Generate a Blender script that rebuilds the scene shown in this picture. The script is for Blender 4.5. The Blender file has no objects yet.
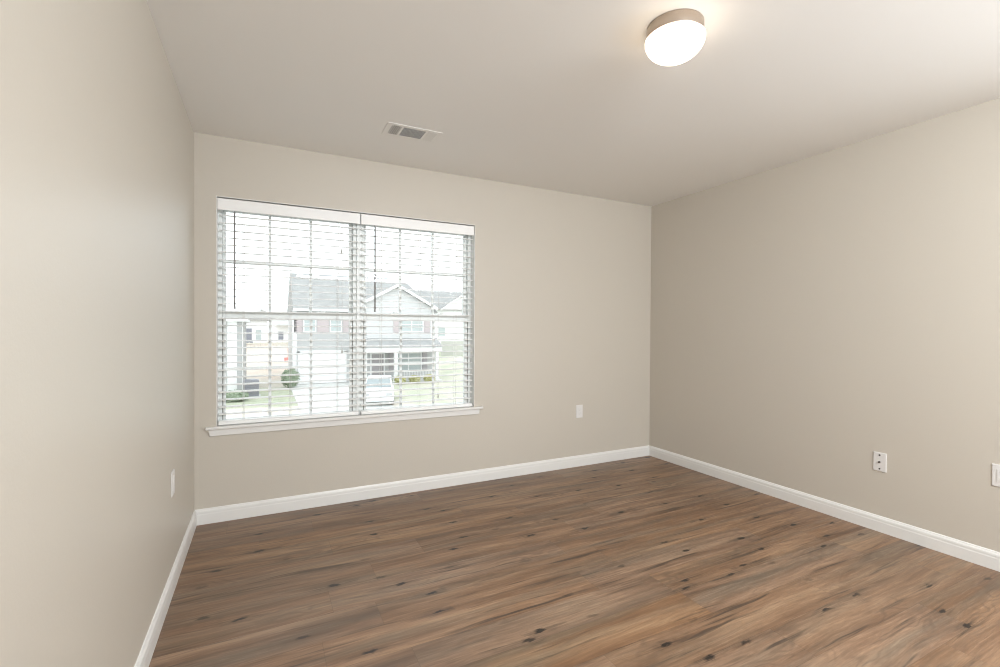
import bpy, bmesh, math, random
from mathutils import Vector, Matrix
random.seed(7)
C = bpy.context.scene.collection
R = math.radians

# ------------------------------------------------------------------ camera, sky, exposure
XL, XR, YB, YF, H = -0.388, 3.389, 3.456, -0.75, 2.44      # room: left, right, window wall, wall behind the camera, height
EYE = 1.234
cam = bpy.data.cameras.new('camera')
cam.sensor_width = 36.0
cam.lens = 469.455 / 1000 * 36.0
cam.clip_start = 0.02
cam.clip_end = 600
co = bpy.data.objects.new('camera', cam)
C.objects.link(co)
yaw, pit, rol = 0.4657, -0.0099, 0.0054
Rt = Vector((math.cos(yaw), -math.sin(yaw), 0))
Fw = Vector((math.sin(yaw) * math.cos(pit), math.cos(yaw) * math.cos(pit), math.sin(pit)))
Up = Rt.cross(Fw)
r2 = Rt * math.cos(rol) + Up * math.sin(rol)
u2 = Up * math.cos(rol) - Rt * math.sin(rol)
co.matrix_world = Matrix(((r2.x, u2.x, -Fw.x, 0), (r2.y, u2.y, -Fw.y, 0), (r2.z, u2.z, -Fw.z, EYE), (0, 0, 0, 1)))
bpy.context.scene.camera = co

SKY = 2.2
world = bpy.data.worlds.new('overcast_sky')
bpy.context.scene.world = world
world.use_nodes = True
wn = world.node_tree.nodes
wn['Background'].inputs['Color'].default_value = (0.92, 0.965, 1.0, 1)
wn['Background'].inputs['Strength'].default_value = SKY

sc = bpy.context.scene
sc.view_settings.view_transform = 'Standard'
sc.view_settings.look = 'None'
sc.view_settings.gamma = 1.0
sc.view_settings.use_curve_mapping = False
sc.view_settings.exposure = 0.2
sc.cycles.use_denoising = True
sc.cycles.filter_width = 1.1
sc.cycles.max_bounces = 14
sc.cycles.diffuse_bounces = 8
sc.cycles.transparent_max_bounces = 24
sc.cycles.sample_clamp_indirect = 8.0

LAMP = 5.0          # glow of the ceiling lamp's glass
HALL_FILL = 20.0          # added fill light in the unseen hall behind the camera


def area_light(name, loc, rot, sx, sy, power, col, portal=False):
    l = bpy.data.lights.new(name, 'AREA')
    l.shape = 'RECTANGLE'
    l.size, l.size_y, l.energy, l.color = sx, sy, power, col
    if portal:
        l.cycles.is_portal = True
    o = bpy.data.objects.new(name, l)
    o.location, o.rotation_euler = loc, rot
    C.objects.link(o)
    return o


# daylight sampling aid in the window opening (a portal gives no light of its own)
area_light('sky_portal', (0.62, YB + 0.24, 1.335), (R(-90), 0, 0), 1.78, 1.48, 1, (1, 1, 1), True)


# ------------------------------------------------------------------ node helper
class NT:
    def __init__(s, name):
        s.m = bpy.data.materials.new(name)
        s.m.use_nodes = True
        s.t = s.m.node_tree
        s.t.nodes.clear()
        s.out = s.t.nodes.new('ShaderNodeOutputMaterial')

    def n(s, kind, ins=None, **kw):
        nd = s.t.nodes.new('ShaderNode' + kind)
        for k, v in kw.items():
            setattr(nd, k, v)
        for k, v in (ins or {}).items():
            s.set(nd.inputs[k], v)
        return nd

    def set(s, sock, v):
        if isinstance(v, bpy.types.NodeSocket):
            s.t.links.new(v, sock)
        else:
            sock.default_value = v

    def math(s, op, a, b=0.0, c=0.0, clamp=False):
        nd = s.n('Math', operation=op, use_clamp=clamp)
        for i, v in enumerate((a, b, c)):
            s.set(nd.inputs[i], v)
        return nd.outputs[0]

    def mix(s, f, a, b, blend='MIX'):
        nd = s.n('Mix', data_type='RGBA', blend_type=blend)
        s.set(nd.inputs[0], f)
        s.set(nd.inputs[6], a)
        s.set(nd.inputs[7], b)
        return nd.outputs[2]

    def rng(s, v, a, b, c=0.0, d=1.0):
        nd = s.n('MapRange', {0: v, 1: a, 2: b, 3: c, 4: d})
        nd.clamp = True
        return nd.outputs[0]

    def comb(s, x, y, z):
        nd = s.n('CombineXYZ')
        for i, v in enumerate((x, y, z)):
            s.set(nd.inputs[i], v)
        return nd.outputs[0]

    def obj(s):
        return s.n('TexCoord').outputs['Object']

    def pos(s):
        return s.n('NewGeometry').outputs['Position']

    def noise(s, vec, scale, detail=3, rough=0.55, dist=0.0):
        return s.n('TexNoise', {'Vector': vec, 'Scale': scale, 'Detail': detail, 'Roughness': rough, 'Distortion': dist}).outputs[0]

    def bsdf(s, **ins):
        nd = s.n('BsdfPrincipled')
        for k, v in ins.items():
            k = k.replace('_', ' ')
            s.set(nd.inputs[k], v)
        s.t.links.new(nd.outputs[0], s.out.inputs[0])
        return nd

    def bump(s, h, strength=0.1, dist=0.01):
        return s.n('Bump', {'Height': h, 'Strength': strength, 'Distance': dist}).outputs[0]


def rgb(r, g, b):
    return (r, g, b, 1.0)


M = {}


def paint(name, col, rough=0.5, bump=0.0, scale=90, var=0.03, spec=0.5, metal=0.0):
    t = NT(name)
    v = t.obj()
    k = t.noise(v, 2.5, 3)
    c = t.mix(t.rng(k, 0.3, 0.7, 0.0, var), rgb(*col), rgb(*[x * 0.75 for x in col]))
    b = t.bsdf(Base_Color=c, Roughness=rough, Metallic=metal)
    b.inputs['Specular IOR Level'].default_value = spec
    if bump:
        h = t.noise(v, scale, 4, 0.6)
        t.set(b.inputs['Normal'], t.bump(h, bump, 0.004))
    M[name] = t.m
    return t.m


paint('wall_paint', (0.562, 0.524, 0.462), 0.42, 0.10, 110, 0.02)
paint('ceiling_paint', (0.88, 0.88, 0.865), 0.7, 0.06, 90, 0.02)
paint('trim_white', (0.76, 0.76, 0.745), 0.32, 0, 0, 0.02)
paint('vinyl_white', (0.82, 0.85, 0.85), 0.4, 0, 0, 0.02)
paint('blind_white', (0.88, 0.89, 0.89), 0.38, 0, 0, 0.02)
paint('cord_white', (0.7, 0.7, 0.68), 0.7, 0, 0, 0.02)
paint('wand_plastic', (0.28, 0.28, 0.28), 0.25, 0, 0, 0.02)
paint('plate_white', (0.72, 0.71, 0.70), 0.3, 0, 0, 0.01)
paint('slot_dark', (0.05, 0.045, 0.04), 0.6, 0, 0, 0.0)
paint('edge_strip', (0.18, 0.18, 0.17), 0.7, 0, 0, 0.0)
paint('vent_white', (0.86, 0.86, 0.84), 0.4, 0, 0, 0.01)
paint('vent_shade', (0.10, 0.095, 0.09), 0.8, 0, 0, 0.0)
paint('screw_metal', (0.55, 0.53, 0.5), 0.35, 0, 0, 0.0, metal=1.0)
paint('fitting_grey', (0.5, 0.5, 0.48), 0.5, 0, 0, 0.0)
# outdoors: many colours paled to stand in for haze and glare
paint('out_white', (0.880, 0.880, 0.880), 0.6)
paint('out_trim', (0.805, 0.805, 0.805), 0.5)
paint('shutter_mauve', (0.56, 0.49, 0.50), 0.6)
paint('shutter_dark', (0.26, 0.27, 0.31), 0.6)
paint('out_glass', (0.47, 0.52, 0.52), 0.15)
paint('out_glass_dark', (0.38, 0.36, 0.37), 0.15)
paint('car_silver', (0.819, 0.865, 0.880), 0.25)
paint('car_dark', (0.227, 0.227, 0.251), 0.3)
paint('car_glass', (0.30, 0.34, 0.35), 0.1)
paint('tyre', (0.05, 0.05, 0.05), 0.8)
paint('lamp_grey', (0.5, 0.5, 0.5), 0.4)
paint('red_plastic', (0.819, 0.364, 0.342), 0.5)
paint('timber_pale', (0.630, 0.595, 0.525), 0.7)
paint('fence_grey', (0.501, 0.501, 0.455), 0.7)
paint('bark', (0.12, 0.09, 0.07), 0.9)
paint('teal_cloth', (0.263, 0.420, 0.438), 0.6)


def brushed():
    t = NT('brushed_nickel')
    v = t.obj()
    sx = t.n('SeparateXYZ', {0: v})
    a = t.math('ARCTAN2', sx.outputs[1], sx.outputs[0])
    k = t.noise(t.comb(t.math('MULTIPLY', a, 0.4), 0.0, t.math('MULTIPLY', sx.outputs[2], 900.0)), 1.0, 2)
    b = t.bsdf(Base_Color=rgb(0.50, 0.43, 0.37), Metallic=1.0, Roughness=t.rng(k, 0.3, 0.7, 0.26, 0.40))
    b.inputs['Anisotropic'].default_value = 0.5
    M['brushed_nickel'] = t.m


brushed()


def lamp_glass():
    t = NT('lamp_glass')
    b = t.bsdf(Base_Color=rgb(0.9, 0.88, 0.84), Roughness=0.25)
    b.inputs['Emission Color'].default_value = rgb(1.0, 0.82, 0.62)
    b.inputs['Emission Strength'].default_value = LAMP
    M['lamp_glass'] = t.m


lamp_glass()


def pane_glass():
    t = NT('window_glass')
    tr = t.n('BsdfTransparent', {0: rgb(0.94, 0.955, 0.95)})
    gl = t.n('BsdfGlossy', {0: rgb(1, 1, 1), 'Roughness': 0.01})
    fr = t.n('Fresnel', {'IOR': 1.45})
    mx = t.n('MixShader')
    t.t.links.new(fr.outputs[0], mx.inputs[0])
    t.t.links.new(tr.outputs[0], mx.inputs[1])
    t.t.links.new(gl.outputs[0], mx.inputs[2])
    t.t.links.new(mx.outputs[0], t.out.inputs[0])
    M['window_glass'] = t.m


pane_glass()


def floor_mat():
    t = NT('vinyl_plank_floor')
    s = t.n('SeparateXYZ', {0: t.pos()})
    x, y = s.outputs[0], s.outputs[1]
    PW, PL = 0.182, 1.22
    yy = t.math('DIVIDE', t.math('ADD', y, 0.055), PW)
    row = t.math('FLOOR', yy)
    fy = t.math('FRACT', yy)
    off = t.n('TexWhiteNoise', {'W': row}, noise_dimensions='1D').outputs[0]
    xx = t.math('ADD', t.math('DIVIDE', x, PL), t.math('MULTIPLY', off, 7.0))
    colm = t.math('FLOOR', xx)
    fx = t.math('FRACT', xx)
    idn = t.n('TexWhiteNoise', {0: t.comb(row, colm, 0.0)}, noise_dimensions='3D')
    rid = idn.outputs['Value']
    z = t.math('MULTIPLY', rid, 37.0)
    zr = t.math('MULTIPLY', off, 53.0)
    # slow warp of the grain
    wv = t.comb(t.math('MULTIPLY', x, 1.6), t.math('MULTIPLY', y, 5.0), zr)
    warp = t.math('SUBTRACT', t.noise(wv, 1.0, 2), 0.5)
    yw = t.math('ADD', y, t.math('MULTIPLY', warp, 0.055))
    big = t.noise(t.comb(t.math('MULTIPLY', x, 0.95), t.math('MULTIPLY', yw, 11.0), t.math('ADD', t.math('MULTIPLY', zr, 0.02), t.math('MULTIPLY', rid, 0.55))), 1.0, 4, 0.6, 0.3)
    grey = t.noise(t.comb(t.math('MULTIPLY', x, 0.8), t.math('MULTIPLY', yw, 13.0), t.math('ADD', t.math('MULTIPLY', rid, 0.6), 11.0)), 1.0, 3, 0.55)
    fine = t.noise(t.comb(t.math('MULTIPLY', x, 5.0), t.math('MULTIPLY', yw, 95.0), z), 1.0, 5, 0.7)
    pores = t.noise(t.comb(t.math('MULTIPLY', x, 26.0), t.math('MULTIPLY', yw, 300.0), z), 1.0, 2, 0.6)
    ramp = t.n('ValToRGB', {0: big})
    e = ramp.color_ramp.elements
    e[0].position, e[0].color = 0.22, rgb(0.088, 0.056, 0.038)
    e[1].position, e[1].color = 0.80, rgb(0.455, 0.325, 0.215)
    a = e.new(0.42)
    a.color = rgb(0.218, 0.130, 0.080)
    a = e.new(0.58)
    a.color = rgb(0.335, 0.215, 0.138)
    c = ramp.outputs[0]
    c = t.mix(t.rng(grey, 0.46, 0.68, 0.0, 0.62), c, rgb(0.178, 0.150, 0.112))
    c = t.mix(t.rng(fine, 0.30, 0.72, 0.42, 0.0), c, rgb(0.09, 0.058, 0.04))
    c = t.mix(t.rng(fine, 0.55, 0.8, 0.0, 0.35), c, rgb(0.42, 0.31, 0.22))
    c = t.mix(t.rng(pores, 0.25, 0.5, 0.25, 0.0), c, rgb(0.07, 0.05, 0.035))
    # long dark streaks
    st = t.noise(t.comb(t.math('MULTIPLY', x, 1.5), t.math('MULTIPLY', yw, 30.0), t.math('ADD', zr, 5.0)), 1.0, 3, 0.6)
    c = t.mix(t.rng(st, 0.585, 0.70, 0.0, 0.78), c, rgb(0.050, 0.036, 0.028))
    # cathedral figure in scattered patches
    ph = t.math('MULTIPLY', t.noise(t.comb(t.math('MULTIPLY', x, 2.6), t.math('MULTIPLY', y, 7.0), zr), 1.0, 2), 62.0)
    cath = t.rng(t.math('SINE', t.math('ADD', ph, t.math('MULTIPLY', y, 90.0))), -0.2, 1.0)
    patch = t.rng(t.noise(t.comb(t.math('MULTIPLY', x, 1.9), t.math('MULTIPLY', y, 6.0), t.math('ADD', zr, 3.0)), 1.0, 1), 0.50, 0.66)
    c = t.mix(t.math('MULTIPLY', t.math('MULTIPLY', cath, patch), 0.38), c, rgb(0.10, 0.066, 0.046))
    # knots: one cell each, an ellipse along the plank with a dark tail
    sxk, syk = 2.6, 5.6
    wob = t.math('MULTIPLY', t.math('SUBTRACT', t.noise(t.comb(t.math('MULTIPLY', x, 22.0), t.math('MULTIPLY', y, 60.0), z), 1.0, 3), 0.5), 0.22)
    vx = t.math('MULTIPLY', x, sxk)
    vy = t.math('ADD', t.math('MULTIPLY', y, syk), wob)
    vv = t.comb(vx, vy, 0.0)
    vo = t.n('TexVoronoi', {'Vector': vv, 'Scale': 1.0, 'Randomness': 0.95}, voronoi_dimensions='2D')
    p = t.n('SeparateXYZ', {0: vo.outputs['Position']})
    rc = t.n('SeparateColor', {0: vo.outputs['Color']})
    dx = t.math('DIVIDE', t.math('SUBTRACT', vx, p.outputs[0]), sxk)      # metres
    dy = t.math('DIVIDE', t.math('SUBTRACT', vy, p.outputs[1]), syk)
    size = t.rng(rc.outputs[0], 0.18, 0.8, 0.0, 1.0)
    def ell(rx, ry):
        a = t.math('DIVIDE', dx, rx)
        b = t.math('DIVIDE', dy, ry)
        return t.math('SQRT', t.math('ADD', t.math('MULTIPLY', a, a), t.math('MULTIPLY', b, b)))
    core = t.math('MULTIPLY', t.rng(ell(0.034, 0.0115), 0.5, 1.05, 1.0, 0.0), t.rng(size, 0.0, 0.5))
    halo = t.math('MULTIPLY', t.rng(ell(0.19, 0.026), 0.1, 1.0, 1.0, 0.0), t.rng(size, 0.1, 0.7))
    tail = t.math('MULTIPLY', halo, t.rng(fine, 0.40, 0.62, 0.9, 0.15))
    c = t.mix(t.math('MULTIPLY', tail, 0.92), c, rgb(0.065, 0.045, 0.033))
    c = t.mix(t.math('MULTIPLY', core, 0.97), c, rgb(0.016, 0.012, 0.010))
    # plank tone and seams
    hv = t.n('HueSaturation', {'Value': t.rng(rid, 0.0, 1.0, 0.94, 1.06), 'Saturation': t.rng(idn.outputs['Color'], 0.0, 1.0, 0.98, 1.20), 'Color': c})
    c = hv.outputs[0]
    ex = t.math('MULTIPLY', t.math('MINIMUM', fx, t.math('SUBTRACT', 1.0, fx)), PL)
    ey = t.math('MULTIPLY', t.math('MINIMUM', fy, t.math('SUBTRACT', 1.0, fy)), PW)
    seam = t.rng(t.math('MINIMUM', ex, ey), 0.0, 0.0016, 1.0, 0.0)
    c = t.mix(t.math('MULTIPLY', seam, 0.35), c, rgb(0.04, 0.03, 0.022))
    hgt = t.math('SUBTRACT', t.math('MULTIPLY', fine, 0.35), seam)
    b = t.bsdf(Base_Color=c, Roughness=t.rng(fine, 0.2, 0.8, 0.47, 0.36), Normal=t.bump(hgt, 0.22, 0.0012))
    b.inputs['Specular IOR Level'].default_value = 0.55
    M['floor'] = t.m


floor_mat()


def siding(name, col, pitch=0.13):
    t = NT(name)
    s = t.n('SeparateXYZ', {0: t.pos()})
    f = t.math('FRACT', t.math('DIVIDE', s.outputs[2], pitch))
    c = t.mix(t.rng(t.noise(t.pos(), 0.8, 3), 0.3, 0.7, 0, 0.12), rgb(*col), rgb(*[q * 0.85 for q in col]))
    t.bsdf(Base_Color=c, Roughness=0.6, Normal=t.bump(t.math('SUBTRACT', 1.0, f), 0.8, 0.02))
    M[name] = t.m


siding('siding_grey', (0.50, 0.50, 0.50))
siding('siding_white', (0.880, 0.880, 0.880))
siding('siding_gable', (0.64, 0.64, 0.64))


def shingles(name, col):
    t = NT(name)
    v = t.pos()
    n1 = t.noise(v, 1.3, 4)
    n2 = t.noise(t.n('Mapping', {'Vector': v, 'Scale': (3, 3, 9)}).outputs[0], 1.5, 3)
    c = t.mix(t.rng(t.math('MULTIPLY', t.math('ADD', n1, n2), 0.5), 0.35, 0.65), rgb(*[q * 0.85 for q in col]), rgb(*[q * 1.15 for q in col]))
    t.bsdf(Base_Color=c, Roughness=0.9)
    M[name] = t.m


shingles('shingles', (0.345, 0.345, 0.34))
shingles('shingles_porch', (0.36, 0.365, 0.365))


def ground_mat():
    t = NT('yard_ground')
    v = t.pos()
    s = t.n('SeparateXYZ', {0: v})
    x, y = s.outputs[0], s.outputs[1]
    n1 = t.noise(v, 0.35, 4, 0.6)
    n2 = t.noise(v, 1.6, 4, 0.7)
    straw = t.mix(t.rng(n2, 0.35, 0.65), rgb(0.527, 0.483, 0.408), rgb(0.643, 0.599, 0.534))
    green = t.mix(t.rng(n2, 0.3, 0.7), rgb(0.308, 0.330, 0.232), rgb(0.473, 0.494, 0.375))
    lawn = t.mix(t.rng(n1, 0.4, 0.62), rgb(0.438, 0.459, 0.351), rgb(0.570, 0.548, 0.450))
    dirt = t.mix(t.rng(n1, 0.35, 0.65), rgb(0.608, 0.500, 0.424), rgb(0.610, 0.578, 0.513))
    yn = t.math('ADD', y, t.math('MULTIPLY', t.math('SUBTRACT', n1, 0.5), 3.5))
    c = t.mix(t.math('MULTIPLY', t.rng(yn, 29.0, 29.8), t.rng(yn, 38.0, 40.0, 1.0, 0.0)), straw, green)
    c = t.mix(t.rng(yn, 43.0, 45.5), c, dirt)
    c = t.mix(t.rng(x, 7.5, 8.5), c, lawn)
    t.bsdf(Base_Color=c, Roughness=0.95)
    M['ground'] = t.m
    for nm, a, b in (('concrete', (0.578, 0.578, 0.560), (0.665, 0.665, 0.647)), ('asphalt', (0.420, 0.420, 0.420), (0.490, 0.490, 0.490))):
        t = NT(nm)
        c = t.mix(t.rng(t.noise(t.pos(), 1.2, 5, 0.65), 0.35, 0.65), rgb(*a), rgb(*b))
        t.bsdf(Base_Color=c, Roughness=0.9)
        M[nm] = t.m
    for nm, a, b in (('leaf_green', (0.20, 0.25, 0.17), (0.31, 0.37, 0.27)), ('leaf_yellow', (0.385, 0.385, 0.158), (0.525, 0.507, 0.280))):
        t = NT(nm)
        c = t.mix(t.rng(t.noise(t.pos(), 5, 3, 0.65), 0.35, 0.65), rgb(*a), rgb(*b))
        t.bsdf(Base_Color=c, Roughness=0.8)
        M[nm] = t.m


ground_mat()


# ------------------------------------------------------------------ mesh helpers
class MB:
    def __init__(s):
        s.b = bmesh.new()

    def box(s, x0, x1, y0, y1, z0, z1, rot=None, piv=None):
        vs = [s.b.verts.new((x, y, z)) for x in (x0, x1) for y in (y0, y1) for z in (z0, z1)]
        for f in ((0, 1, 3, 2), (4, 6, 7, 5), (0, 4, 5, 1), (2, 3, 7, 6), (0, 2, 6, 4), (1, 5, 7, 3)):
            s.b.faces.new([vs[i] for i in f])
        if rot is not None:
            bmesh.ops.rotate(s.b, verts=vs, cent=Vector(piv or (0, 0, 0)), matrix=rot)
        return vs

    def prism(s, pts, axis, a, b):
        """pts: outline in the plane perpendicular to axis ('x': (y,z), 'y': (x,z), 'z': (x,y))"""
        def P(p, q):
            return {'x': (q, p[0], p[1]), 'y': (p[0], q, p[1]), 'z': (p[0], p[1], q)}[axis]
        A = [s.b.verts.new(P(p, a)) for p in pts]
        B = [s.b.verts.new(P(p, b)) for p in pts]
        s.b.faces.new(A)
        s.b.faces.new(B[::-1])
        n = len(pts)
        for i in range(n):
            s.b.faces.new([A[i], B[i], B[(i + 1) % n], A[(i + 1) % n]])
        return A + B

    def cyl(s, p0, p1, r0, r1=None, seg=12):
        p0, p1 = Vector(p0), Vector(p1)
        r1 = r0 if r1 is None else r1
        d = (p1 - p0).normalized()
        a = d.orthogonal().normalized()
        b = d.cross(a)
        A, B = [], []
        for i in range(seg):
            t = 2 * math.pi * i / seg
            v = a * math.cos(t) + b * math.sin(t)
            A.append(s.b.verts.new(p0 + v * r0))
            B.append(s.b.verts.new(p1 + v * r1))
        s.b.faces.new(A)
        s.b.faces.new(B[::-1])
        for i in range(seg):
            f = s.b.faces.new([A[i], B[i], B[(i + 1) % seg], A[(i + 1) % seg]])
            f.smooth = True
        return A + B

    def lathe(s, prof, cx, cy, seg=64, close=False):
        rings = []
        for r, z in prof:
            if r < 1e-6:
                rings.append([s.b.verts.new((cx, cy, z))])
            else:
                rings.append([s.b.verts.new((cx + r * math.cos(2 * math.pi * i / seg), cy + r * math.sin(2 * math.pi * i / seg), z)) for i in range(seg)])
        for A, B in zip(rings, rings[1:]):
            for i in range(seg):
                j = (i + 1) % seg
                if len(A) == 1 and len(B) == 1:
                    continue
                if len(A) == 1:
                    f = s.b.faces.new([A[0], B[i], B[j]])
                elif len(B) == 1:
                    f = s.b.faces.new([A[i], B[0], A[j]])
                else:
                    f = s.b.faces.new([A[i], B[i], B[j], A[j]])
                f.smooth = True

    def quad(s, *pts):
        s.b.faces.new([s.b.verts.new(p) for p in pts])

    def blob(s, c, r, n=3, amp=0.25, seedv=0):
        rr = random.Random(seedv)
        g = bmesh.ops.create_icosphere(s.b, subdivisions=n, radius=1.0)
        ph = [rr.uniform(0, 6.28) for _ in range(6)]
        for v in g['verts']:
            d = v.co.normalized()
            k = 1 + amp * (math.sin(5 * d.x + ph[0]) * math.sin(6 * d.y + ph[1]) + 0.6 * math.sin(11 * d.z + ph[2] + 7 * d.x) * math.sin(9 * d.y + ph[3])) + rr.uniform(-0.12, 0.12)
            v.co = Vector((c[0] + d.x * r[0] * k, c[1] + d.y * r[1] * k, c[2] + d.z * r[2] * k))

    def build(s, name, mat, parent=None, bevel=0.0, flip=True):
        if flip:
            bmesh.ops.recalc_face_normals(s.b, faces=s.b.faces)
        me = bpy.data.meshes.new(name)
        s.b.to_mesh(me)
        s.b.free()
        o = bpy.data.objects.new(name, me)
        C.objects.link(o)
        me.materials.append(M[mat])
        if parent is not None:
            o.parent = parent
            o.matrix_parent_inverse = Matrix.Translation(-parent.location)
        if bevel:
            md = o.modifiers.new('bevel', 'BEVEL')
            md.width, md.segments, md.limit_method = bevel, 2, 'ANGLE'
        return o


def empty(name, loc=(0, 0, 0)):
    o = bpy.data.objects.new(name, None)
    o.location = loc
    o.empty_display_size = 0.1
    C.objects.link(o)
    return o


def tag(o, label=None, cat=None, group=None, kind=None):
    if label:
        o['label'] = label
    if cat:
        o['category'] = cat
    if group:
        o['group'] = group
    if kind:
        o['kind'] = kind
    return o


def struct(o, label=None, cat=None):
    return tag(o, label, cat, kind='structure')


# ------------------------------------------------------------------ room shell
WT = 0.16
OX0, OX1, OZ0, OZ1 = -0.270, 1.509, 0.590, 2.064        # window opening
m = MB(); m.box(XL - WT, XR + WT, YF - WT, YB + WT, -0.1, 0.0)
struct(m.build('floor', 'floor'), 'brown wood-look vinyl plank floor with dark knots', 'floor')
m = MB(); m.box(XL - WT, XR + WT, YF - WT, YB + WT, H, H + 0.1)
struct(m.build('ceiling', 'ceiling_paint'), 'plain off-white ceiling', 'ceiling')
m = MB(); m.box(XL - WT, XL, YF - WT, YB + WT, 0, H)
struct(m.build('wall_left', 'wall_paint'), 'greige wall on the left, running up to the window wall', 'wall')
SY0, SY1, SH = -0.62, 0.30, 2.05        # unseen side doorway, added in the right wall to let fill light in
m = MB()
m.box(XR, XR + WT, YF - WT, SY0, 0, H)
m.box(XR, XR + WT, SY1, YB + WT, 0, H)
m.box(XR, XR + WT, SY0, SY1, SH, H)
struct(m.build('wall_right', 'wall_paint'), 'greige wall on the right with two white wall plates', 'wall')
m = MB()
m.box(XL, OX0, YB, YB + WT, 0, H)
m.box(OX1, XR, YB, YB + WT, 0, H)
m.box(OX0, OX1, YB, YB + WT, 0, OZ0)
m.box(OX0, OX1, YB, YB + WT, OZ1, H)
struct(m.build('wall_back', 'wall_paint'), 'greige wall holding the double window', 'wall')
# wall behind the camera, its doorway added to let hall fill light in
DX0, DX1, DH = 0.45, 3.0, 2.38
m = MB()
m.box(XL, DX0, YF - 0.12, YF, 0, H)
m.box(DX1, XR, YF - 0.12, YF, 0, H)
m.box(DX0, DX1, YF - 0.12, YF, DH, H)
struct(m.build('wall_rear', 'wall_paint'), 'greige wall behind the camera with an added open doorway', 'wall')
HY0, HY1, HX0, HX1 = -2.6, YF - 0.12, 0.2, 3.2
m = MB()
m.box(HX0 - 0.1, HX1 + 0.1, HY0 - 0.1, YF - WT, -0.1, 0.0)
struct(m.build('floor_hall', 'floor'), 'plank floor of the hall behind the camera', 'floor')
m = MB()
m.box(HX0 - 0.1, HX1 + 0.1, HY0 - 0.1, YF - WT, H, H + 0.1)
struct(m.build('ceiling_hall', 'ceiling_paint'), 'ceiling of the hall behind the camera', 'ceiling')
m = MB()
m.box(HX0 - 0.1, HX0, HY0, HY1, 0, H)
m.box(HX1, HX1 + 0.1, HY0, HY1, 0, H)
m.box(HX0 - 0.1, HX1 + 0.1, HY0 - 0.1, HY0, 0, H)
struct(m.build('wall_hall', 'wall_paint'), 'walls of the hall behind the camera', 'wall')
hall = area_light('hall_fill_light', (1.7, -1.7, 2.38), (0, 0, 0), 0.9, 0.9, HALL_FILL, (1.0, 0.93, 0.84))  # added fill light, no lamp fixture stands here

area_light('hall_fill_strip', (1.60, -1.0, 2.16), (R(62), 0, R(-8)), 2.4, 0.28, 100.0, (0.93, 0.97, 1.0))  # unseen strip added to brighten the room from behind the camera

area_light('side_fill_light', (XR + 0.13, (SY0 + SY1) / 2, 0.62), (R(114), 0, R(90)), 0.86, 1.0, 30.0, (0.92, 0.965, 1.0))  # added fill light, tilted up to brighten the ceiling
m = MB()
m.box(XR + WT, XR + WT + 1.6, SY0 - 0.6, SY1 + 0.6, -0.1, 0.0)
struct(m.build('floor_side_room', 'floor'), 'plank floor of the room beyond the added side doorway', 'floor')
m = MB()
m.box(XR + WT + 1.6, XR + WT + 1.7, SY0 - 0.6, SY1 + 0.6, 0, H)
m.box(XR + WT, XR + WT + 1.7, SY0 - 0.7, SY0 - 0.6, 0, H)
m.box(XR + WT, XR + WT + 1.7, SY1 + 0.6, SY1 + 0.7, 0, H)
m.box(XR + WT, XR + WT + 1.7, SY0 - 0.7, SY1 + 0.7, H, H + 0.1)
struct(m.build('wall_side_room', 'wall_paint'), 'walls of the room beyond the added side doorway', 'wall')

# baseboards
BP = [(0, 0), (0.014, 0), (0.014, 0.060), (0.0125, 0.066), (0.0125, 0.070), (0.0128, 0.074), (0.0115, 0.082), (0.0075, 0.088), (0.005, 0.094), (0, 0.096)]
m = MB(); m.prism([(YB - a, b) for a, b in BP], 'x', XL + 0.002, XR - 0.002)
struct(m.build('baseboard_back', 'trim_white'), 'white moulded baseboard under the window wall', 'baseboard')
m = MB(); m.prism([(XL + a, b) for a, b in BP], 'y', YF, YB - 0.0145)
struct(m.build('baseboard_left', 'trim_white'), 'white moulded baseboard along the left wall', 'baseboard')
m = MB(); m.prism([(XR - a, b) for a, b in BP], 'y', SY1 + 0.06, YB - 0.0145)
struct(m.build('baseboard_right', 'trim_white'), 'white moulded baseboard along the right wall', 'baseboard')
m = MB()
m.prism([(YF + a, b) for a, b in BP], 'x', XL + 0.015, DX0 - 0.06)
m.prism([(YF + a, b) for a, b in BP], 'x', DX1 + 0.06, XR - 0.015)
struct(m.build('baseboard_rear', 'trim_white'), 'white moulded baseboard beside the added doorway', 'baseboard')
m = MB()
m.box(DX0 - 0.06, DX0, YF, YF + 0.015, 0, DH)
m.box(DX1, DX1 + 0.06, YF, YF + 0.015, 0, DH)
m.box(DX0 - 0.06, DX1 + 0.06, YF, YF + 0.015, DH, H)
struct(m.build('trim_1', 'trim_white', bevel=0.003), 'white casing round the added doorway behind the camera', 'door casing')

m = MB()
m.box(XR - 0.015, XR, SY0 - 0.06, SY0, 0, SH + 0.06)
m.box(XR - 0.015, XR, SY1, SY1 + 0.06, 0, SH + 0.06)
m.box(XR - 0.015, XR, SY0, SY1, SH, SH + 0.06)
struct(m.build('trim_6', 'trim_white', bevel=0.003), 'white casing round the added side doorway in the right wall', 'door casing')

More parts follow.
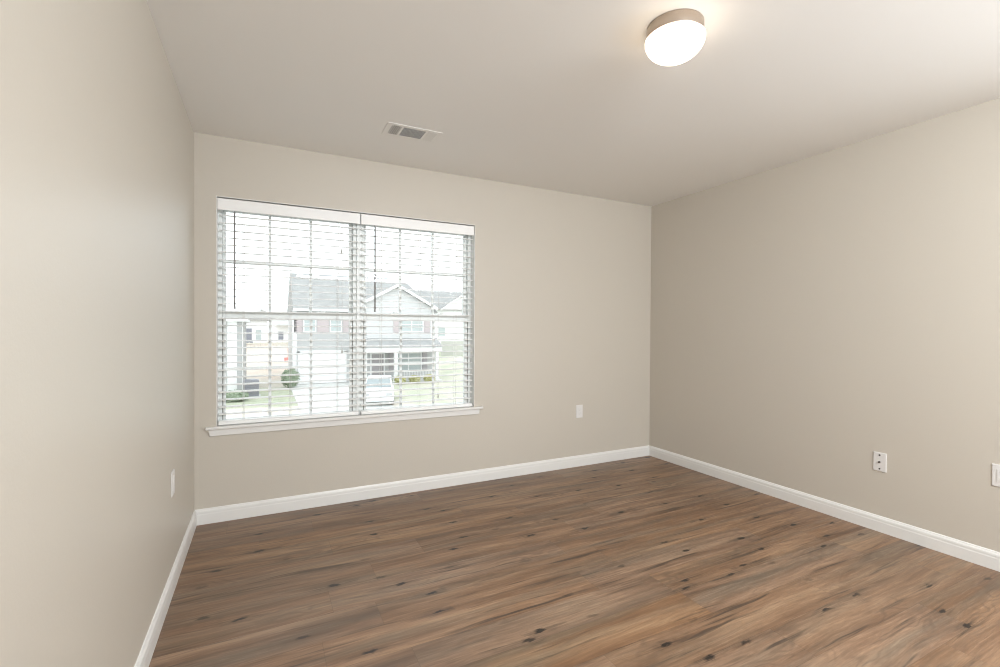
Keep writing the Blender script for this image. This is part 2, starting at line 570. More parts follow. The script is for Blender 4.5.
# ------------------------------------------------------------------ window: jamb liner, stool, apron, two single-hung units
JT = 0.004
m = MB()
m.box(OX0, OX0 + JT, YB - 0.0005, YB + 0.155, OZ0, OZ1)
m.box(OX1 - JT, OX1, YB - 0.0005, YB + 0.155, OZ0, OZ1)
m.box(OX0 + JT, OX1 - JT, YB - 0.0005, YB + 0.155, OZ1 - JT, OZ1)
struct(m.build('trim_2', 'trim_white'), 'white jamb liner inside the window opening', 'window jamb')
m = MB()
m.box(-0.327, 1.577, YB - 0.030, YB - 0.0002, 0.590, 0.608)
m.box(OX0 + 0.001, OX1 - 0.001, YB - 0.0005, YB + 0.10, 0.590, 0.608)
struct(m.build('trim_3', 'trim_white', bevel=0.004), 'white window stool with horns past the opening', 'window sill')
m = MB()
m.prism([(-0.312, 0.590), (1.552, 0.590), (1.549, 0.548), (-0.307, 0.548)], 'y', YB - 0.013, YB - 0.0002)
struct(m.build('trim_4', 'trim_white', bevel=0.003), 'white apron board below the window stool', 'window apron')

YG1, YG2 = YB + 0.118, YB + 0.088       # upper sash glass, lower sash glass
YW0, YW1 = YB + 0.072, YB + 0.150
MEET0, MEET1 = 1.290, 1.342


def window_unit(name, x0, x1, gx0, gx1, label):
    """x0..x1 outer frame, gx0..gx1 sash glass"""
    e = empty(name, ((x0 + x1) / 2, YB + 0.1, OZ0 + 0.018))
    struct(e, label, 'window')
    z0, z1 = 0.608, OZ1 - JT
    gz0, gz1 = 0.636, 1.992
    fw = 0.024
    m = MB()
    m.box(x0, x0 + fw, YW0, YW1, z0, z1); m.box(x1 - fw, x1, YW0, YW1, z0, z1)
    m.box(x0 + fw, x1 - fw, YW0, YW1, z1 - 0.03, z1); m.box(x0 + fw, x1 - fw, YW0, YW1, z0, z0 + 0.008)
    m.build('window_frame', 'vinyl_white', e, 0.002)
    sx0, sx1 = x0 + fw + 0.001, x1 - fw - 0.001

    def sash(nm, zz0, zz1, yc, bot, top, meet_h):
        m = MB()
        a, b = yc - 0.013, yc + 0.013
        m.box(sx0, gx0, a, b, zz0, zz1); m.box(gx1, sx1, a, b, zz0, zz1)
        m.box(gx0, gx1, a, b, zz0, zz0 + bot); m.box(gx0, gx1, a, b, zz1 - top, zz1)
        o = m.build(nm, 'vinyl_white', e, 0.002)
        g = MB(); g.box(gx0 - 0.004, gx1 + 0.004, yc - 0.002, yc + 0.002, zz0 + bot - 0.004, zz1 - top + 0.004)
        g.build('glass_pane', 'window_glass', o)
        g = MB()
        w = (gx1 - gx0) / 3
        for k in (1, 2):
            cx = gx0 + w * k
            g.box(cx - 0.009, cx + 0.009, yc - 0.006, yc + 0.006, zz0 + bot, zz1 - top)
        zc = (zz0 + bot + zz1 - top) / 2
        for k in range(3):
            g.box(gx0 + w * k + (0.009 if k else 0), gx0 + w * (k + 1) - (0.009 if k < 2 else 0), yc - 0.006, yc + 0.006, zc - 0.009, zc + 0.009)
        g.build('muntin_grid', 'vinyl_white', o)
        return o
    sash('upper_sash', MEET0 + 0.004, z1 - 0.031, YG1, 0.044, z1 - 0.031 - gz1, 0)
    lo = sash('lower_sash', z0 + 0.009, MEET1, YG2, gz0 - z0 - 0.009, MEET1 - MEET0, 0)
    # dark strip at the lower sash edges
    g = MB()
    g.box(sx0 - 0.0008, sx0 + 0.004, YG2 - 0.0155, YG2 - 0.0132, z0 + 0.01, MEET0)
    g.box(sx1 - 0.004, sx1 + 0.0008, YG2 - 0.0155, YG2 - 0.0132, z0 + 0.01, MEET0)
    tag(g.build('edge_strip', 'edge_strip', lo), 'dark strip down the sash edge')
    for fx in (0.27, 0.75):
        cx = gx0 + (gx1 - gx0) * fx
        g = MB()
        g.box(cx - 0.028, cx + 0.028, YG2 - 0.011, YG2 + 0.011, MEET1, MEET1 + 0.006)
        g.cyl((cx, YG2, MEET1 + 0.006), (cx, YG2, MEET1 + 0.016), 0.010, 0.008)
        g.box(cx - 0.004, cx + 0.030, YG2 - 0.016, YG2 - 0.004, MEET1 + 0.008, MEET1 + 0.014)
        g.build('sash_lock', 'vinyl_white', lo)
    return e


window_unit('window_1', OX0 + JT, 0.600, -0.223, 0.553, 'left single-hung window with white grilles, its view a garage')
window_unit('window_2', 0.628, OX1 - JT, 0.674, 1.452, 'right single-hung window with white grilles, its view a porch')
m = MB(); m.box(0.600, 0.628, YB + 0.060, YB + 0.150, 0.608, OZ1 - JT)
struct(m.build('trim_5', 'vinyl_white', bevel=0.002), 'white mullion post between the two windows', 'window mullion')


# ------------------------------------------------------------------ blinds
def blind(x0, x1, ladders, wand_x, tassels, label):
    e = empty('window_blind', ((x0 + x1) / 2, YB + 0.03, 0.610))
    tag(e, label, 'window blind', 'white horizontal blinds in the double window')
    yc = YB + 0.030
    m = MB()
    m.box(x0 + 0.004, x1 - 0.004, yc - 0.022, yc + 0.026, 2.012, 2.052)
    m.build('headrail', 'blind_white', e, 0.002)
    m = MB()
    yv = YB - 0.002
    m.prism([(yv - 0.004, 1.978), (yv + 0.004, 1.978), (yv + 0.004, 2.051), (yv - 0.002, 2.051), (yv - 0.004, 2.046)], 'x', x0, x1)
    m.box(x0, x0 + 0.006, yv + 0.004, yv + 0.025, 1.978, 2.051)
    m.box(x1 - 0.006, x1, yv + 0.004, yv + 0.025, 1.978, 2.051)
    m.build('valance', 'blind_white', e, 0.0015)
    # slats: shallow arc, room edge a little lower than the outer edge
    m = MB()
    tilt = R(3.5)
    n, zt, zb = 28, 1.950, 0.678
    hw, th = 0.025, 0.0014
    for i in range(n):
        z = zt + (zb - zt) * i / (n - 1) + random.uniform(-0.0008, 0.0008)
        a = tilt + random.uniform(-0.02, 0.02)
        dz0, dz1 = random.uniform(-0.001, 0.001), random.uniform(-0.001, 0.001)
        up, dn = [], []
        for k in range(7):
            s_ = -1 + 2 * k / 6
            lx, lz = s_ * hw, 0.0026 * (1 - s_ * s_)
            for lst, o_ in ((up, th), (dn, -th)):
                lst.append((lx * math.cos(a) - (lz + o_) * math.sin(a), lx * math.sin(a) + (lz + o_) * math.cos(a)))
        vs = m.prism([(yc + p, z + q) for p, q in up + dn[::-1]], 'x', x0 + 0.006, x1 - 0.006)
        for v in vs[:len(vs) // 2]:
            v.co.z += dz0
        for v in vs[len(vs) // 2:]:
            v.co.z += dz1
    m.build('slats', 'blind_white', e)
    m = MB()
    m.prism([(yc - 0.027, 0.612), (yc + 0.027, 0.612), (yc + 0.027, 0.630), (yc + 0.018, 0.636), (yc - 0.018, 0.636), (yc - 0.027, 0.630)], 'x', x0 + 0.006, x1 - 0.006)
    m.build('bottom_rail', 'blind_white', e, 0.0015)
    for lx in ladders:
        m = MB()
        for yy in (yc - 0.0275, yc + 0.0275):
            m.cyl((lx, yy, 0.636), (lx, yy, 2.012), 0.0009, seg=6)
        m.cyl((lx + 0.008, yc, 0.636), (lx + 0.008, yc, 2.012), 0.0009, seg=6)
        m.build('ladder_cord', 'cord_white', e)
    m = MB()
    m.cyl((wand_x, yv - 0.014, 1.362), (wand_x, yv - 0.014, 1.966), 0.0052, seg=6)
    m.cyl((wand_x, yv - 0.014, 1.352), (wand_x, yv - 0.014, 1.368), 0.0066, 0.0058, seg=8)
    m.cyl((wand_x, yv - 0.014, 1.966), (wand_x, yv + 0.010, 1.992), 0.0018, seg=6)
    tag(m.build('tilt_wand', 'wand_plastic', e), 'grey plastic tilt wand')
    for tx, tz in tassels:
        m = MB()
        m.cyl((tx, yv - 0.008, tz + 0.012), (tx, yv - 0.008, 1.975), 0.0009, seg=6)
        cd = m.build('lift_cord', 'cord_white', e)
        m = MB()
        m.cyl((tx, yv - 0.008, tz - 0.014), (tx, yv - 0.008, tz + 0.014), 0.0065, 0.0030, seg=10)
        tag(m.build('tassel', 'fitting_grey', cd), 'small grey cord tassel')
    for bx in (x0 + 0.001, x1 - 0.006):
        m = MB()
        m.box(bx, bx + 0.005, yc - 0.029, yc - 0.010, 0.608, 0.626)
        tag(m.build('hold_down_bracket', 'fitting_grey', e), 'clear grey hold-down bracket')
    return e


blind(-0.264, 0.613, (-0.122, 0.157, 0.462), -0.168, ((0.486, 1.775), (0.490, 1.075)), 'white slatted blind covering the left half of the double window')
blind(0.620, 1.497, (0.765, 1.060, 1.352), 0.716, ((1.200, 0.715),), 'white slatted blind covering the right half of the double window')


# ------------------------------------------------------------------ wall plates.  local frame: x across, y out of the wall, z up
def plate(kind, loc, rotz, label):
    e = empty('wall_outlet' if kind != 'jack' else 'jack_plate', loc)
    tag(e, label, 'outlet' if kind != 'jack' else 'wall jack', 'white wall plates near the floor')

    def put(mb, name, mat, par=None, bevel=0.0):
        o = mb.build(name, mat, None, bevel)
        o.parent = par or e
        return o
    m = MB()
    m.prism([(-0.0355, -0.058), (0.0355, -0.058), (0.0355, 0.058), (-0.0355, 0.058)], 'y', 0.0003, 0.0035)
    vs = m.prism([(-0.033, -0.0555), (0.033, -0.0555), (0.033, 0.0555), (-0.033, 0.0555)], 'y', 0.0035, 0.0058)
    p = put(m, 'cover_plate', 'plate_white', bevel=0.0015)
    if kind == 'jack':
        m = MB(); m.cyl((0, 0.0055, 0), (0, 0.0085, 0), 0.0058, seg=6); m.cyl((0, 0.0085, 0), (0, 0.0165, 0), 0.0048, seg=14)
        tag(put(m, 'coax_connector', 'slot_dark', p), 'dark coaxial connector')
        for z in (0.042, -0.042):
            m = MB(); m.cyl((0, 0.0055, z), (0, 0.0085, z), 0.0050, 0.0040, seg=12)
            tag(put(m, 'screw', 'slot_dark', p), 'dark screw head')
    else:
        m = MB(); m.box(-0.0165, 0.0165, 0.0055, 0.0078, -0.0335, 0.0335)
        r = put(m, 'receptacle', 'plate_white', p, 0.001)
        m = MB()
        for z in (0.017, -0.017):
            m.box(-0.0068, -0.0052, 0.0077, 0.0081, z - 0.001, z + 0.007)
            m.box(0.0052, 0.0066, 0.0077, 0.0081, z - 0.001, z + 0.006)
            m.cyl((0, 0.0076, z - 0.008), (0, 0.0081, z - 0.008), 0.0024, seg=10)
        tag(put(m, 'socket_slots', 'fitting_grey', r), 'grey socket slots')
        for z in (0.047, -0.047):
            m = MB(); m.cyl((0, 0.0055, z), (0, 0.0068, z), 0.003, 0.0024, seg=12)
            put(m, 'screw', 'plate_white', p)
    e.rotation_euler = (0, 0, rotz)
    return e


plate('outlet', (2.541, YB, 0.494), R(180), 'white outlet plate on the window wall, right of the window')
plate('outlet', (XL, 2.672, 0.497), R(-90), 'white outlet plate on the left wall near the corner')
plate('jack', (XR, 1.523, 0.428), R(90), 'white jack plate with three dark dots on the right wall')
plate('outlet', (XR, 0.991, 0.490), R(90), 'white outlet plate on the right wall, cut by the photo edge')

# ------------------------------------------------------------------ ceiling vent
VX0, VX1, VY0, VY1 = 0.648, 0.985, 2.757, 2.938
v = empty('ceiling_vent', ((VX0 + VX1) / 2, (VY0 + VY1) / 2, H))
tag(v, 'white three-way air register in the ceiling above the window', 'vent')
m = MB()
zt, zb = H - 0.0003, H - 0.0030
secs = [(0.680, 0.736), (0.750, 0.886), (0.900, 0.956)]
ya, yb = 2.783, 2.914
m.box(VX0, VX1, VY0, ya, zb, zt); m.box(VX0, VX1, yb, VY1, zb, zt)
xs = [VX0] + [q for s_ in secs for q in s_] + [VX1]
for i in range(0, len(xs), 2):
    m.box(xs[i], xs[i + 1], ya, yb, zb, zt)
m.build('vent_frame', 'vent_white', v)
m = MB(); m.box(VX0 + 0.02, VX1 - 0.02, ya - 0.005, yb + 0.005, H - 0.0014, H - 0.0006)  # flat sheet whose dark colour stands in for shade inside the duct
tag(m.build('backing', 'vent_shade', v), 'dark sheet behind the louvres, coloured for duct shade')
for i, (a, b) in enumerate(secs):
    m = MB()
    if i == 1:
        k = 11
        for j in range(k):
            y = ya + (yb - ya) * (j + 0.5) / k
            m.box(a, b, y - 0.0044, y + 0.0044, H - 0.0034, H - 0.0026, Matrix.Rotation(R(18), 3, 'X'), (0, y, H - 0.0030))
    else:
        k = 5
        for j in range(k):
            x = a + (b - a) * (j + 0.5) / k
            hw = 0.0022 if i == 0 else 0.0052
            m.box(x - hw, x + hw, ya, yb, H - 0.0034, H - 0.0026, Matrix.Rotation(R(20 if i == 2 else -20), 3, 'Y'), (x, 0, H - 0.0030))
        for j in range(1, 8):
            y = ya + (yb - ya) * j / 8
            m.box(a, b, y - 0.0012, y + 0.0012, H - 0.0026, H - 0.0023)
    m.build('louvre_bank', 'vent_white', v)

# ------------------------------------------------------------------ ceiling lamp
LX, LY = 1.46, 1.37
L = empty('ceiling_lamp', (LX, LY, H))
tag(L, 'round flush ceiling lamp with brushed nickel band and glowing white glass', 'ceiling lamp')


def lathe_part(prof, name, mat, par):
    m = MB(); m.lathe(prof, 0, 0, 96)
    o = m.build(name, mat)
    o.parent = par
    return o


pan = lathe_part([(0.0, -0.0005), (0.106, -0.0005), (0.1075, -0.003), (0.1075, -0.044), (0.1065, -0.047), (0.100, -0.047), (0.100, -0.02), (0.0, -0.02)], 'metal_band', 'brushed_nickel', L)
dome = []
for k in range(15):
    a = math.pi / 2 * k / 14
    dome.append((0.1135 * math.cos(a), -0.054 - 0.080 * math.sin(a)))
glass = lathe_part([(0.099, -0.044), (0.108, -0.0475), (0.1135, -0.052)] + dome, 'glass_shade', 'lamp_glass', L)


# ================================================================== outdoors
def gz(y):
    if y < 45: return -3.25
    if y < 75: return -3.25 + (y - 45) / 30 * 2.15
    return -1.10


m = MB()
ys = [YB + WT + 0.4, 14, 24.6, 38, 45, 50, 55, 60, 65, 70, 75, 110, 260]
for y0, y1 in zip(ys, ys[1:]):
    m.quad((-130, y0, gz(y0)), (200, y0, gz(y0)), (200, y1, gz(y1)), (-130, y1, gz(y1)))
bmesh.ops.remove_doubles(m.b, verts=m.b.verts, dist=0.001)
struct(m.build('ground', 'ground'), 'patchy lawn and bare dirt of the yards outside', 'ground')
m = MB(); m.box(1.75, 6.6, 24.6, 39.9, -3.30, -3.215)
struct(m.build('driveway', 'concrete'), 'pale concrete driveway up to the garage across the street', 'driveway')
m = MB(); m.box(-60, 80, 16.5, 24.4, -3.30, -3.22)
struct(m.build('street', 'asphalt'), 'grey street between the houses', 'street')

DY = 40.0


def wbox(m, x0, x1, z0, z1, y0, y1):
    m.box(x0, x1, y0, y1, z0, z1)


def house_window(par, x0, x1, z0, z1, y, mull=1, cross=True, glass='out_glass'):
    m = MB()
    t_ = 0.10
    m.box(x0, x0 + t_, y - 0.08, y, z0, z1); m.box(x1 - t_, x1, y - 0.08, y, z0, z1)
    m.box(x0 + t_, x1 - t_, y - 0.08, y, z1 - t_, z1); m.box(x0 + t_, x1 - t_, y - 0.08, y, z0, z0 + t_)
    for k in range(1, mull + 1):
        cx = x0 + (x1 - x0) * k / (mull + 1)
        m.box(cx - 0.05, cx + 0.05, y - 0.07, y, z0 + t_, z1 - t_)
    if cross:
        zc = (z0 + z1) / 2
        m.box(x0 + t_, x1 - t_, y - 0.065, y, zc - 0.03, zc + 0.03)
    f = m.build('window_frame', 'out_trim', par)
    g = MB(); g.box(x0 + t_, x1 - t_, y - 0.03, y - 0.005, z0 + t_, z1 - t_)
    g.build('pane', glass, f)


def shutter(par, x0, x1, z0, z1, y, mat='shutter_mauve'):
    m = MB()
    m.box(x0, x1, y - 0.05, y, z0, z1)
    for k in range(10):
        zz = z0 + (z1 - z0) * (k + 0.5) / 10
        m.box(x0 + 0.06, x1 - 0.06, y - 0.065, y - 0.05, zz - 0.03, zz + 0.03)
    m.build('shutter', mat, par)


# --- house across the street
h = empty('house', (7.6, DY, -3.25))
tag(h, 'grey two-storey house with garage, porch and front gable across the street', 'house')
m = MB()
m.box(2.10, 7.0, DY, 50, -3.25, 2.70)
m.box(7.0, 13.35, DY + 0.02, 50, -3.25, 2.70)
m.build('wall', 'siding_grey', h)
# main roof: ridge along x
m = MB()
EZ, RZ = 2.72, 5.40
def roof(m, x0, x1, hip, y0, y1, ez, rz, ym):
    a, b, c, d = (x0, y0, ez), (x1, y0, ez), (x1, y1, ez), (x0, y1, ez)
    r0, r1 = (x0, ym, rz), (x1 - hip, ym, rz)
    vs = [m.b.verts.new(p) for p in (a, b, c, d, r0, r1)]
    lo = [m.b.verts.new((p[0], p[1], p[2] - 0.15)) for p in (a, b, c, d)]
    F = m.b.faces.new
    F([vs[0], vs[1], vs[5], vs[4]]); F([vs[1], vs[2], vs[5]]); F([vs[2], vs[3], vs[4], vs[5]]); F([vs[3], vs[0], vs[4]])
    for i in range(4):
        j = (i + 1) % 4
        F([vs[i], lo[i], lo[j], vs[j]])
    F(lo)
roof(m, 2.0, 13.7, 1.7, DY - 0.4, 50.4, EZ, 6.02, 45.0)
m.build('roof', 'shingles', h)
m = MB(); m.box(2.0, 7.0, DY - 0.46, DY - 0.36, 2.55, 2.74)
m.build('fascia', 'out_trim', h)
# front gable
gy = DY - 0.6
m = MB(); m.prism([(6.95, 2.6), (13.25, 2.6), (13.25, 3.0), (10.05, 4.75), (6.95, 3.1)], 'y', gy, DY + 0.5)
m.box(6.95, 13.25, gy, DY + 0.02, 0.30, 2.6)
m.build('gable_wall', 'siding_gable', h)
m = MB()
m.prism([(6.6, 3.0), (10.05, 4.86), (13.55, 2.95), (13.55, 3.12), (10.05, 5.03), (6.6, 3.17)], 'y', gy - 0.25, DY + 4.5)
m.build('gable_roof', 'shingles', h)
m = MB()
m.prism([(6.6, 2.86), (10.05, 4.72), (13.55, 2.81), (13.55, 3.08), (10.05, 4.99), (6.6, 3.13)], 'y', gy - 0.33, gy - 0.26)
m.build('bargeboard', 'out_trim', h)
m = MB()
m.box(1.98, 2.28, DY - 0.05, DY + 0.15, -3.25, 2.58)
m.build('corner_board', 'out_trim', h)
m = MB(); m.box(13.0, 13.3, gy - 0.04, gy + 0.1, 0.33, 2.9)
m.build('corner_board', 'out_trim', h)
for a, b in ((2.74, 3.72), (4.72, 5.70)):
    house_window(h, a, b, 0.88, 2.2, DY, 0)
for a, b in ((2.10, 2.70), (3.78, 4.22), (4.22, 4.66), (5.76, 6.2)):
    shutter(h, a, b, 0.88, 2.2, DY)
house_window(h, 10.24, 12.36, 0.9, 2.2, gy, 1)
shutter(h, 9.74, 10.18, 0.88, 2.2, gy)
shutter(h, 12.44, 12.95, 0.88, 2.2, gy)
# garage door with trim and panels
m = MB()
m.box(2.35, 2.52, DY - 0.06, DY, -3.2, -0.62); m.box(5.86, 6.03, DY - 0.06, DY, -3.2, -0.62); m.box(2.35, 6.03, DY - 0.06, DY, -0.72, -0.55)
m.build('garage_trim', 'out_trim', h)
m = MB()
for k in range(4):
    z0 = -3.2 + k * 0.62
    m.box(2.52, 5.86, DY - 0.04, DY, z0 + 0.012, z0 + 0.608)
    for j in range(6):
        x0 = 2.62 + j * 0.535
        m.box(x0, x0 + 0.45, DY - 0.055, DY - 0.04, z0 + 0.10, z0 + 0.52)
m.build('garage_door', 'out_white', h)
# porch
m = MB(); m.prism([(DY - 2.3, -0.30), (DY - 0.6, 0.42), (DY + 0.01, 0.42), (DY + 0.01, -0.30)], 'x', 6.85, 13.55)
m.build('porch_roof', 'shingles_porch', h)
m = MB(); m.box(6.9, 13.5, DY - 2.2, DY - 1.95, -0.72, -0.31)
m.build('porch_beam', 'out_trim', h)
for px in (7.0, 9.45, 12.95):
    m = MB(); m.box(px, px + 0.26, DY - 2.2, DY - 1.94, -3.1, -0.73); m.box(px - 0.05, px + 0.31, DY - 2.25, DY - 1.89, -3.1, -2.9)
    m.build('porch_post', 'out_trim', h)
m = MB(); m.box(6.9, 13.5, DY - 2.3, DY, -3.25, -3.1)
m.build('porch_deck', 'concrete', h)
m = MB(); m.box(8.05, 9.05, DY - 0.06, DY + 0.0, -3.1, -0.95)
for z0, z1 in ((-2.9, -2.1), (-1.95, -1.15)):
    m.box(8.2, 8.5, DY - 0.08, DY - 0.06, z0, z1); m.box(8.6, 8.9, DY - 0.08, DY - 0.06, z0, z1)
tag(m.build('front_door', 'out_glass_dark', h), 'dark front door')
m = MB(); m.box(7.93, 8.05, DY - 0.09, DY, -3.1, -0.83); m.box(9.05, 9.17, DY - 0.09, DY, -3.1, -0.83); m.box(8.05, 9.05, DY - 0.09, DY, -0.95, -0.83)
m.build('door_trim', 'out_trim', h)
house_window(h, 10.0, 12.4, -2.5, -0.85, DY, 1)
shutter(h, 9.5, 9.94, -2.5, -0.85, DY, 'out_glass_dark')
shutter(h, 12.46, 12.9, -2.5, -0.85, DY, 'out_glass_dark')
m = MB()
for k in range(24):
    x = 9.75 + k * 0.135
    m.box(x, x + 0.035, DY - 2.1, DY - 2.06, -3.1, -2.35)
m.box(9.7, 12.95, DY - 2.13, DY - 2.03, -2.35, -2.28)
m.build('porch_railing', 'out_trim', h)

# --- neighbouring house further back on the right
NY = 64.0
h2 = empty('house', (23, NY, gz(NY)))
tag(h2, 'white neighbouring house with grey roof, right of the porch house', 'house')
m = MB(); m.box(17.2, 31, NY, NY + 9, -3.0, 4.05)
m.build('wall', 'siding_white', h2)
m = MB(); roof(m, 16.9, 31.4, 0.0, NY - 0.4, NY + 9.4, 4.05, 6.9, NY + 4.5)
m.build('roof', 'shingles', h2)
m = MB(); m.prism([(22.7, 4.0), (28.3, 4.0), (25.5, 5.9)], 'y', NY - 0.5, NY + 2)
m.build('gable_wall', 'siding_white', h2)
m = MB(); m.prism([(22.4, 3.9), (25.5, 6.0), (28.6, 3.9), (28.6, 4.1), (25.5, 6.2), (22.4, 4.1)], 'y', NY - 0.7, NY + 3)
m.build('gable_roof', 'shingles', h2)
m = MB(); m.prism([(22.4, 3.75), (25.5, 5.85), (28.6, 3.75), (28.6, 4.0), (25.5, 6.1), (22.4, 4.0)], 'y', NY - 0.78, NY - 0.71)
m.build('bargeboard', 'out_trim', h2)
house_window(h2, 22.2, 23.4, 0.1, 1.6, NY, 0)
m = MB()
fx, fz = 20.6, gz(58)
n_ = 26
for k in range(n_):
    x = fx + k * 0.145
    m.box(x, x + 0.125, 58.0, 58.03, fz - 0.2, fz + 1.9)
m.box(fx, fx + n_ * 0.145, 58.03, 58.1, fz + 0.3, fz + 0.42); m.box(fx, fx + n_ * 0.145, 58.03, 58.1, fz + 1.4, fz + 1.52)
tag(m.build('privacy_fence', 'fence_grey'), 'grey board privacy fence behind the lawn, right of the porch', 'fence')

# --- distant houses on the left
FY = 75.0


def far_house(x0, x1, top, eave, label, wins):
    e = empty('house', ((x0 + x1) / 2, FY, -1.1))
    tag(e, label, 'house')
    m = MB(); m.box(x0, x1, FY, FY + 8, -1.2, eave); m.build('wall', 'siding_white', e)
    m = MB(); roof(m, x0 - 0.12, x1 + 0.12, 0.0, FY - 0.4, FY + 8.4, eave, top, FY + 4); m.build('roof', 'shingles', e)
    for (a, b, c, d, mt) in wins:
        house_window(e, a, b, c, d, FY, 0, True, mt)
    return e


e = far_house(-4.2, 0.45, 3.2, 2.4, 'distant white house at far left, dark shutter beside its window', ((-1.15, -0.25, -0.6, 1.0, 'out_glass'),))
shutter(e, -2.3, -1.55, -0.7, 1.1, FY, 'shutter_dark')
m = MB(); m.box(-2.5, -1.4, FY - 0.5, FY, -1.0, -0.75); m.build('step', 'shutter_dark', e)
e = far_house(0.95, 5.4, 3.4, 2.7, 'distant white house half hidden behind the garage house', ((1.75, 2.6, -0.65, 0.75, 'shutter_dark'),))
m = MB(); m.box(1.6, 5.4, FY - 1.2, FY, 1.5, 1.65); m.build('awning', 'fence_grey', e)
m = MB()
for k in range(11):
    x = -3.2 + k * 0.68
    m.box(x, x + 0.10, 72.0, 72.1, gz(72), gz(72) + 0.55)
m.box(-3.2, 3.7, 71.96, 72.0, gz(72) + 0.30, gz(72) + 0.48)
tag(m.build('rail_fence', 'timber_pale'), 'low pale rail fence below the distant houses', 'fence')

# --- white building corner at the left edge
h3 = empty('house', (-6, 35.5, -3.25))
tag(h3, 'white sided house corner at the far left of the view', 'house')
m = MB(); m.box(-9.5, -1.3, 35.6, 44, -3.25, 1.75); m.build('wall', 'siding_grey', h3)
m = MB(); m.box(-2.15, -1.60, 35.5, 35.6, -3.25, 1.75); m.box(-1.30, -1.26, 35.5, 35.7, -3.25, 1.75); m.build('corner_board', 'out_trim', h3)
m = MB(); roof(m, -9.8, -1.0, 1.5, 35.2, 44.4, 1.78, 2.4, 39.8); m.build('roof', 'out_white', h3)  # roof coloured white to stand in for overexposure


# --- cars
def car(name, label, x0, yc, length, mats, ang, height=1.45, z=-3.25):
    e = empty(name, (x0, yc, z))
    tag(e, label, 'car')
    s = length / 4.6
    def put(mb, nm, mat, bevel=0.0):
        o = mb.build(nm, mat, None, bevel)
        o.parent = e
        return o
    w = 0.88
    m = MB()
    m.prism([(0.0, 0.28), (0.0, 0.78), (0.10 * s, 0.90), (1.15 * s, 0.98), (3.95 * s, 0.98), (4.5 * s, 0.92), (4.6 * s, 0.80), (4.6 * s, 0.30)], 'y', -w, w)
    put(m, 'body', mats[0], 0.06)
    m = MB()
    vs = m.prism([(1.1 * s, 0.97), (1.95 * s, height), (3.9 * s, height), (4.45 * s, 0.97)], 'y', -w + 0.05, w - 0.05)
    for q in vs:
        if q.co.z > 1.2:
            q.co.y *= 0.86
    put(m, 'cabin', mats[0], 0.05)
    for sg in (-1, 1):
        for a, b, c, d in ((1.42, 1.98, 2.55, 2.55), (2.65, 2.65, 3.80, 4.10)):
            m = MB()
            yb0, yt0 = sg * (w - 0.045), sg * (w - 0.115)
            P = [(a * s, yb0, 1.02), (b * s, yt0, height - 0.09), (c * s, yt0, height - 0.09), (d * s, yb0, 1.02)]
            A = [m.b.verts.new(p) for p in P]
            B = [m.b.verts.new((p[0], p[1] + sg * 0.015, p[2])) for p in P]
            m.b.faces.new(A); m.b.faces.new(B[::-1])
            for i in range(4):
                m.b.faces.new([A[i], B[i], B[(i + 1) % 4], A[(i + 1) % 4]])
            put(m, 'side_window', 'car_glass')
    m = MB()
    P = [(1.12 * s, -0.74, 1.0), (1.12 * s, 0.74, 1.0), (1.93 * s, 0.64, height - 0.02), (1.93 * s, -0.64, height - 0.02)]
    A = [m.b.verts.new((p[0] - 0.015, p[1], p[2] + 0.015)) for p in P]
    B = [m.b.verts.new(p) for p in P]
    m.b.faces.new(A); m.b.faces.new(B[::-1])
    for i in range(4):
        m.b.faces.new([A[i], B[i], B[(i + 1) % 4], A[(i + 1) % 4]])
    put(m, 'windscreen', 'car_glass')
    for wx in (0.85 * s, 3.65 * s):
        for sg in (-1, 1):
            m = MB(); m.cyl((wx, sg * (w - 0.20), 0.34), (wx, sg * (w + 0.01), 0.34), 0.34, seg=24)
            wh = put(m, 'wheel', 'tyre')
            m = MB(); m.cyl((wx, sg * (w + 0.005), 0.34), (wx, sg * (w + 0.03), 0.34), 0.20, seg=16)
            o = m.build('hubcap', 'lamp_grey'); o.parent = wh
    for sg in (-1, 1):
        m = MB(); m.box(-0.02, 0.05, sg * 0.62 - 0.16, sg * 0.62 + 0.16, 0.62, 0.76)
        put(m, 'headlight', 'lamp_grey')
    e.rotation_euler = (0, 0, ang)
    return e


car('car', 'silver car parked at the foot of the driveway', 5.75, 26.8, 4.2, ('car_silver',), R(76), z=-3.215)
e = empty('air_conditioner', (-0.75, 34.3, -3.25))
tag(e, 'dark grey air conditioner unit standing beside the white house corner', 'air conditioner')
m = MB(); m.box(-1.20, -0.30, 33.9, 34.7, -3.17, -2.15)
for k in range(9):
    z = -3.08 + k * 0.10
    m.box(-1.15, -0.35, 33.88, 33.90, z, z + 0.05); m.box(-0.30, -0.28, 33.95, 34.65, z, z + 0.05)
m.build('casing', 'car_dark', e, 0.02)
m = MB(); m.lathe([(0.0, -2.10), (0.12, -2.09), (0.30, -2.10), (0.38, -2.13), (0.38, -2.15)], -0.75, 34.3, 32); m.build('fan_guard', 'car_dark', e)
m = MB(); m.box(-1.28, -0.20, 33.8, 34.8, -3.27, -3.17); m.build('pad', 'concrete', e)


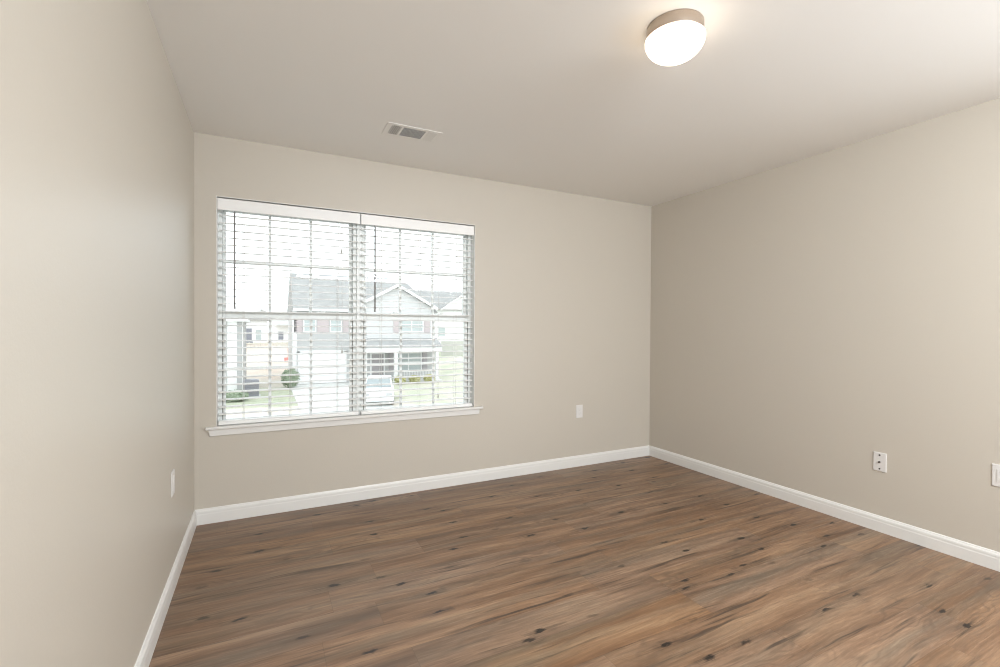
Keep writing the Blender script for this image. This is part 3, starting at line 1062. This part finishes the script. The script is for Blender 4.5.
# --- plants and small things in the yards
def leaves(name, centres, mat, label, cat, sd, leaf=0.10, n=260):
    e = empty(name, (centres[0][0], centres[0][1], gz(centres[0][1])))
    tag(e, label, cat)
    rr = random.Random(sd)
    m = MB()
    for (cx, cy, cz, rx, ry, rz) in centres:
        m.blob((cx, cy, cz), (rx * 0.86, ry * 0.86, rz * 0.86), 3, 0.16, sd)
        for _ in range(n):
            d = Vector((rr.gauss(0, 1), rr.gauss(0, 1), rr.gauss(0, 1))).normalized()
            p = Vector((cx + d.x * rx, cy + d.y * ry, cz + d.z * rz)) * 1.0
            a = Vector((rr.uniform(-1, 1), rr.uniform(-1, 1), rr.uniform(-1, 1))).normalized() * leaf
            b = a.orthogonal().normalized() * leaf * 0.45
            m.quad(p - a, p - b, p + a, p + b)
    m.build('foliage', mat, e, flip=False)
    m = MB()
    for (cx, cy, cz, rx, ry, rz) in centres[:1]:
        for k in range(5):
            a = k * 1.256
            m.cyl((cx + 0.05 * math.cos(a), cy + 0.05 * math.sin(a), gz(cy) - 0.02), (cx + rx * 0.5 * math.cos(a), cy + ry * 0.5 * math.sin(a), cz), 0.03, 0.012, 6)
    m.build('stems', 'bark', e)
    return e


leaves('shrub', [(1.75, 38.2, -2.52, 0.62, 0.55, 0.72)], 'leaf_green', 'round green shrub beside the garage door', 'shrub', 3)
leaves('shrub', [(9.75, 37.2, -2.92, 0.42, 0.4, 0.36)], 'leaf_yellow', 'low yellow-green shrub at the left foot of the porch railing', 'shrub', 5)
leaves('shrub', [(10.95, 37.2, -2.92, 0.45, 0.4, 0.36)], 'leaf_yellow', 'low yellow-green shrub at the middle of the porch railing', 'shrub', 8)
leaves('shrub', [(12.2, 37.2, -2.92, 0.45, 0.4, 0.36)], 'leaf_yellow', 'low yellow-green shrub at the right foot of the porch railing', 'shrub', 9)
leaves('shrub', [(-1.6, 32.6, -2.95, 0.75, 0.55, 0.38)], 'leaf_green', 'low green shrub in front of the white house corner', 'shrub', 11)
m = MB(); m.box(-0.06, 0.06, 25.2, 25.32, -3.3, -2.75); m.box(-0.08, 0.08, 25.18, 25.34, -2.75, -2.71)
tag(m.build('yard_post', 'out_trim'), 'short white post standing in the straw-coloured grass', 'post')
e = empty('utility_box', (2.75, 56, gz(56)))
tag(e, 'red box standing on the bare dirt left of the garage', 'box')
m = MB(); m.box(2.30, 2.75, 56, 56.5, gz(56) - 0.1, gz(56) + 1.45); m.build('cabinet', 'red_plastic', e, 0.03)
m = MB(); m.box(1.95, 2.30, 56, 56.5, gz(56) - 0.1, gz(56) + 0.45); m.build('side_bin', 'red_plastic', e, 0.03)
